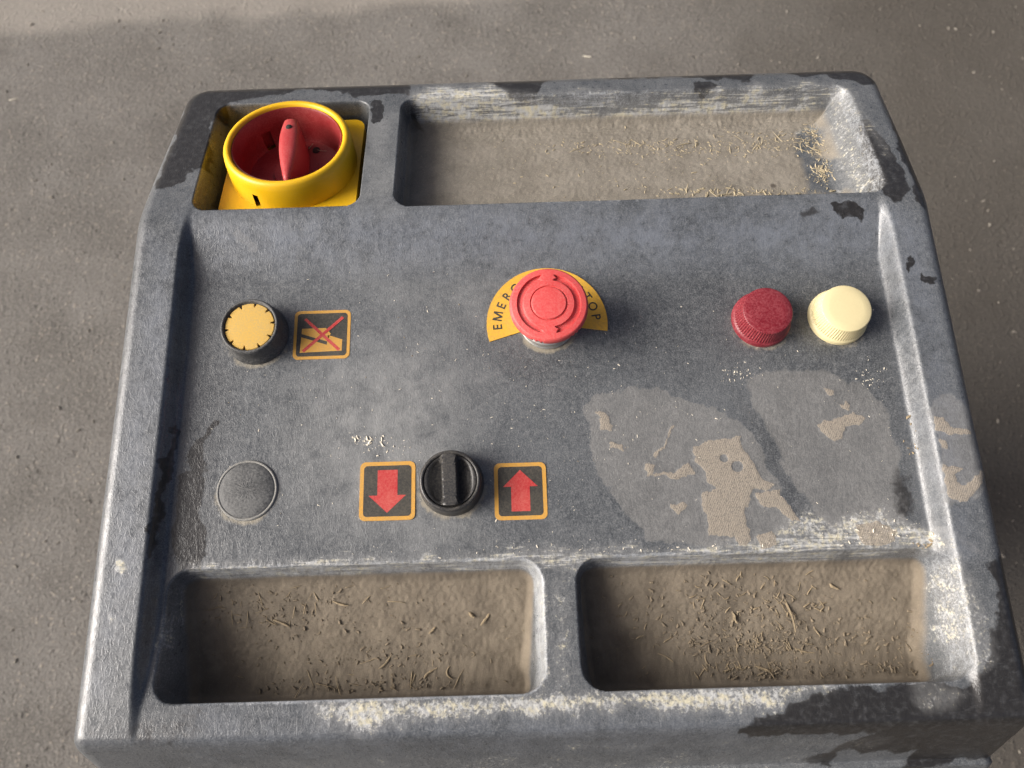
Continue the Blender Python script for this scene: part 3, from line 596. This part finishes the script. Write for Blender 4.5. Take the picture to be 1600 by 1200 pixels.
# ------------------------------------------------------------------ debris
M_straw = plastic('dirty_straw', lin(138, 123, 98), .85, .6, lin(156, 140, 114)); M_strawl = plastic('pale_straw', lin(176, 163, 134), .8, .5, lin(140, 129, 110)); M_chip = plastic('pale_chips', lin(222, 214, 196), .8, .2)
M_crumb = plastic('dirt_crumbs', lin(136, 123, 103), .95, .6, lin(82, 73, 60)); M_stone = plastic('stone_bits', lin(122, 117, 109), .9, .4)
def stalk(L, r, bend, twist=0.0, seg=6, sides=6):
    V, F = [], []
    for i in range(seg + 1):
        t = i / seg - .5; x = L * t; y = bend * (4 * t * t - .5) + twist * math.sin(5 * t) * r * .6; rr = r * (1 - .5 * abs(2 * t) ** 3) * (.6 + .7 * rnd.random())
        for k in range(sides): a = 2 * math.pi * k / sides; V.append((x, y + rr * math.cos(a), .75 * rr * math.sin(a)))
    for i in range(seg):
        for k in range(sides): F.append((i * sides + k, i * sides + (k + 1) % sides, (i + 1) * sides + (k + 1) % sides, (i + 1) * sides + k))
    F += [tuple(reversed(range(sides))), tuple(seg * sides + k for k in range(sides))]; return V, F
def straw(name, x, y, L, r, ang_, bend, mat, text, group=None, cat='straw', tilt=0.0, data=None):
    zz = height_at(x, y) + r * .75
    if data is None: V, F = stalk(L, r * .72, bend, rnd.uniform(-1, 1), 7, 5); o = pydata(name, V, F, mat, smooth=False)
    else: o = bpy.data.objects.new(name, data); C.objects.link(o)
    o.location = (x * MM, y * MM, zz * MM); o.rotation_euler = (0, tilt, ang_); return tag(o, text, cat, group)
def px_straw(u0, v0, u1, v1, r, bend, zz, text, mat=None, name='straw', tier=False):
    p, q = floor_at(u0, v0, zz, tier), floor_at(u1, v1, zz, tier); c = (p + q) / 2
    return straw(name, c[0], c[1], math.dist(p[:2], q[:2]), r, math.atan2(q[1] - p[1], q[0] - p[0]), bend, mat or M_straw, text)
FZ = -24
def floor_at(u, v, zz, tier):
    p = at(u, v, zz, tier)
    if zz == FZ:
        for _ in range(4): p = at(u, v, height_at(min(max(p[0], -160), 195), min(max(p[1], -144), -92)))
    return p
px_straw(1218, 915, 1240, 987, .95, -1.4, FZ, 'longest brown twig, lying upright in the picture in the front right tray', name='twig')
px_straw(1143, 957, 1152, 974, 1.3, .2, FZ, 'thick stubby wood chip left of the longest twig in the front right tray', name='wood_chip')
px_straw(1296, 912, 1309, 922, 1.1, .5, FZ, 'pointed brown seed husk near the back of the front right tray', name='husk')
px_straw(1238, 1012, 1272, 1021, .6, .8, FZ, 'thin bent straw right of the debris heap in the front right tray')
px_straw(1028, 1020, 1052, 1034, .6, -.6, FZ, 'thin straw at the shadow edge in the front right tray')
px_straw(1271, 976, 1280, 996, .65, .2, FZ, 'slanting straw bit to the right of the longest twig')
px_straw(1180, 1038, 1210, 1058, .85, -1.5, FZ, 'curved stalk at the front of the debris heap in the front right tray')
px_straw(700, 1040, 704, 1062, .9, 2.4, FZ, 'curled husk standing proud near the front wall of the front left tray', name='husk')
px_straw(662, 1060, 682, 1042, .8, -.8, FZ, 'brown twig just left of the curled husk in the front left tray', name='twig')
px_straw(752, 978, 765, 957, .9, .2, FZ, 'stout twig near the right end of the front left tray', name='twig')
px_straw(732, 957, 741, 965, 1.2, .2, FZ, 'small oval husk beside the stout twig in the front left tray', name='husk')
px_straw(670, 990, 681, 980, .75, .1, FZ, 'short slanting twig in the middle of the front left tray', name='twig')
px_straw(592, 1046, 615, 1020, .7, .8, FZ, 'slender stalk leaning over the debris by the front wall of the front left tray')
px_straw(520, 940, 545, 947, .7, .5, FZ, 'pale straw crossing another at the back of the front left tray')
px_straw(425, 968, 452, 978, .75, -.3, FZ, 'flat pale stalk at the back left of the front left tray')
px_straw(1100, 1018, 1107, 1040, .6, 1.0, FZ, 'bent straw left of the debris heap in the front right tray')
protos = {k: [] for k in ('L', 'R', 'B')}
for k in protos:
    for q in range(6):
        V, F = stalk(3 + 7 * rnd.random() ** 1.6, rnd.uniform(.15, .36), rnd.choice((-.25, 0, 0, .2, .6)), rnd.uniform(-1, 1), 5, 4)
        o = pydata('straw', V, F, M_strawl if k == 'B' else M_straw); protos[k].append(o.data); bpy.data.objects.remove(o)
def scatter(key, n, picks, text, group):
    for i in range(n):
        (u, v, su, sv), tier, zz = rnd.choice(picks), key == 'B', (-20 if key == 'B' else FZ)
        for _ in range(30):
            p = floor_at(rnd.gauss(u, su), rnd.gauss(v, sv) - (5 if key != 'B' else 0), zz, tier); x, y = p[0], p[1]
            ok = {'L': -158 < x < 2 and -145 < y < -96, 'R': 32 < x < 190 and -145 < y < -96, 'B': -55 < x < 186 and 101 < y < 172}[key]
            if ok: break
        else: continue
        straw('straw', x, y, 0, .35, rnd.uniform(0, 6.3), 0, None, text, group, tilt=rnd.uniform(-.12, .12), data=rnd.choice(protos[key]))
scatter('L', 46, [(520, 1070, 80, 25), (460, 950, 90, 22), (620, 1050, 60, 20), (380, 960, 40, 20)], 'short brown straw bit among the dirt of the front left tray', 'straw bits in the front left tray')
scatter('R', 84, [(1190, 1025, 38, 22), (1100, 970, 60, 30), (1130, 925, 60, 16), (1230, 930, 40, 20), (1150, 1050, 60, 10)], 'short brown straw bit among the dirt of the front right tray', 'straw bits in the front right tray')
scatter('B', 60, [(960, 228, 60, 5), (1080, 232, 70, 5), (1200, 225, 50, 8), (1270, 215, 10, 12), (1150, 300, 70, 4)], 'thin pale straw on the dusty floor of the rear tray', 'pale straws in the rear tray')
def crumbs(name, spots, mat, text, cat):
    V, F = [], []
    for x, y, s, el in spots:
        zz = height_at(x, y); off = len(V); a = rnd.uniform(0, 6.3); ca, sa = math.cos(a), math.sin(a)
        B = [(-1, -.6, -.3), (1, -.5, -.3), (.8, .6, -.3), (-.7, .7, -.3), (-.5, -.3, .6), (.6, -.2, .5), (.4, .4, .7), (-.5, .35, .45)]
        for bx, by, bz in B:
            bx = bx * el * s * rnd.uniform(.7, 1.2); by = by * s * rnd.uniform(.7, 1.2); bz = bz * s * rnd.uniform(.6, 1.2); V.append((x + bx * ca - by * sa, y + bx * sa + by * ca, zz + bz * .9 + s * .22))
        F += [tuple(off + i for i in q) for q in ((0, 1, 5, 4), (1, 2, 6, 5), (2, 3, 7, 6), (3, 0, 4, 7), (4, 5, 6, 7))]
    return tag(pydata(name, V, F, mat, smooth=False), text, cat, kind='stuff')
def spots(n, picks, zz, tier, s0, s1, lim, elong=1.6):
    out = []
    while len(out) < n:
        u, v, su, sv = rnd.choice(picks); p = floor_at(rnd.gauss(u, su), rnd.gauss(v, sv), zz, tier)
        if lim[0] < p[0] < lim[1] and lim[2] < p[1] < lim[3]: out.append((p[0], p[1], s0 * (s1 / s0) ** (rnd.random() ** 2.2), rnd.uniform(1, elong)))
    return out
LL, LR = (-159, 4, -145.5, -94), (31, 193, -145.5, -94)
crumbs('dirt_crumbs', spots(900, [(520, 1065, 90, 28), (560, 980, 160, 50), (440, 950, 90, 25), (640, 1040, 90, 30)], FZ, False, .17, .95, LL, 2.4) + spots(1900, [(1190, 1020, 45, 26), (1130, 960, 80, 40), (1200, 980, 150, 50), (1180, 1025, 70, 18), (1390, 1025, 60, 20)], FZ, False, .17, 1.0, LR, 2.6), M_crumb, 'loose brown dirt crumbs heaped in the front trays', 'dirt')
crumbs('chaff', spots(1300, [(960, 228, 90, 6), (1100, 234, 90, 7), (1220, 222, 50, 10), (1275, 220, 10, 16), (1150, 300, 90, 4), (1285, 268, 8, 10), (1000, 260, 160, 30)], -20, True, .16, .7, (-58, 188, 100, 174), 3.5), M_strawl, 'fine pale chaff on the floor of the rear tray', 'chaff')
PAN = (-160, 190, -84, 66)
crumbs('pale_specks', spots(420, [(800, 620, 330, 130)], 0, False, .1, .36, PAN, 3) + spots(60, [(600, 695, 22, 9), (565, 688, 8, 6)], 0, False, .2, .9, PAN, 2.4) + spots(70, [(1420, 660, 14, 60), (1360, 590, 16, 12), (1160, 585, 20, 8)], 0, False, .14, .5, PAN, 2.5)
       + spots(160, [(1000, 860, 200, 8), (1380, 830, 50, 14)], 0, False, .14, .55, (-150, 192, -86, -60), 2.4), M_chip, 'white dust specks and chips scattered on the panel', 'specks')
crumbs('brown_bits', spots(26, [(1428, 660, 8, 30), (1436, 706, 5, 6), (1445, 850, 10, 6)], 0, False, .3, .95, (150, 196, -88, 40), 2.6) + spots(40, [(700, 560, 250, 130)], 0, False, .15, .45, PAN, 2), M_straw, 'small brown plant bits caught along the right edge of the panel', 'plant bits')
for x, y, L, an, tx in ((6, 21, 5, .9, 'bright thread of straw at the back of the red dial'), (13, 17, 6, -.2, 'pale straw thread lying behind the handle of the red dial'), (9, -20, 8, -.35, 'pale straw thread on the dial floor in front of the handle'), (-9, -17, 7, .6, 'thin straw thread on the dial floor left of the handle tip')):
    V, F = stalk(L, .28, .4, .5, 5, 4); o = pydata('straw', V, F, M_strawl); v = sw.matrix_basis @ Vector((x * MM, y * MM, -17.6 * MM)); o.location = v + Vector((0, 0, GZ * MM)); o.rotation_euler = (ang, 0, an); tag(o, tx, 'straw')
# pebbles and flecks on the ground
sp = []
for _ in range(2000): sp.append((rnd.uniform(-900, 1100), rnd.uniform(-400, 1500), 1.0 * 3.6 ** (rnd.random() ** 3), rnd.uniform(1, 1.6)))
def height_at(x, y): return GZ + float((fbm(np.array([x]), np.array([y]), 260, 3)[0] - .5) * 2)
crumbs('gravel', sp, M_stone, 'small loose stones and grit on the asphalt', 'gravel')
for (u, v, L, txt) in ((21, 156, 12, 'pale splinter on the asphalt at the far left'), (917, 89, 13, 'pale splinter on the asphalt above the console back edge')):
    p = at(u, v, GZ); straw('splinter', p[0], p[1], L * 1.2, 1.8, rnd.uniform(-.4, .2), .5, M_chip, txt, cat='splinter')
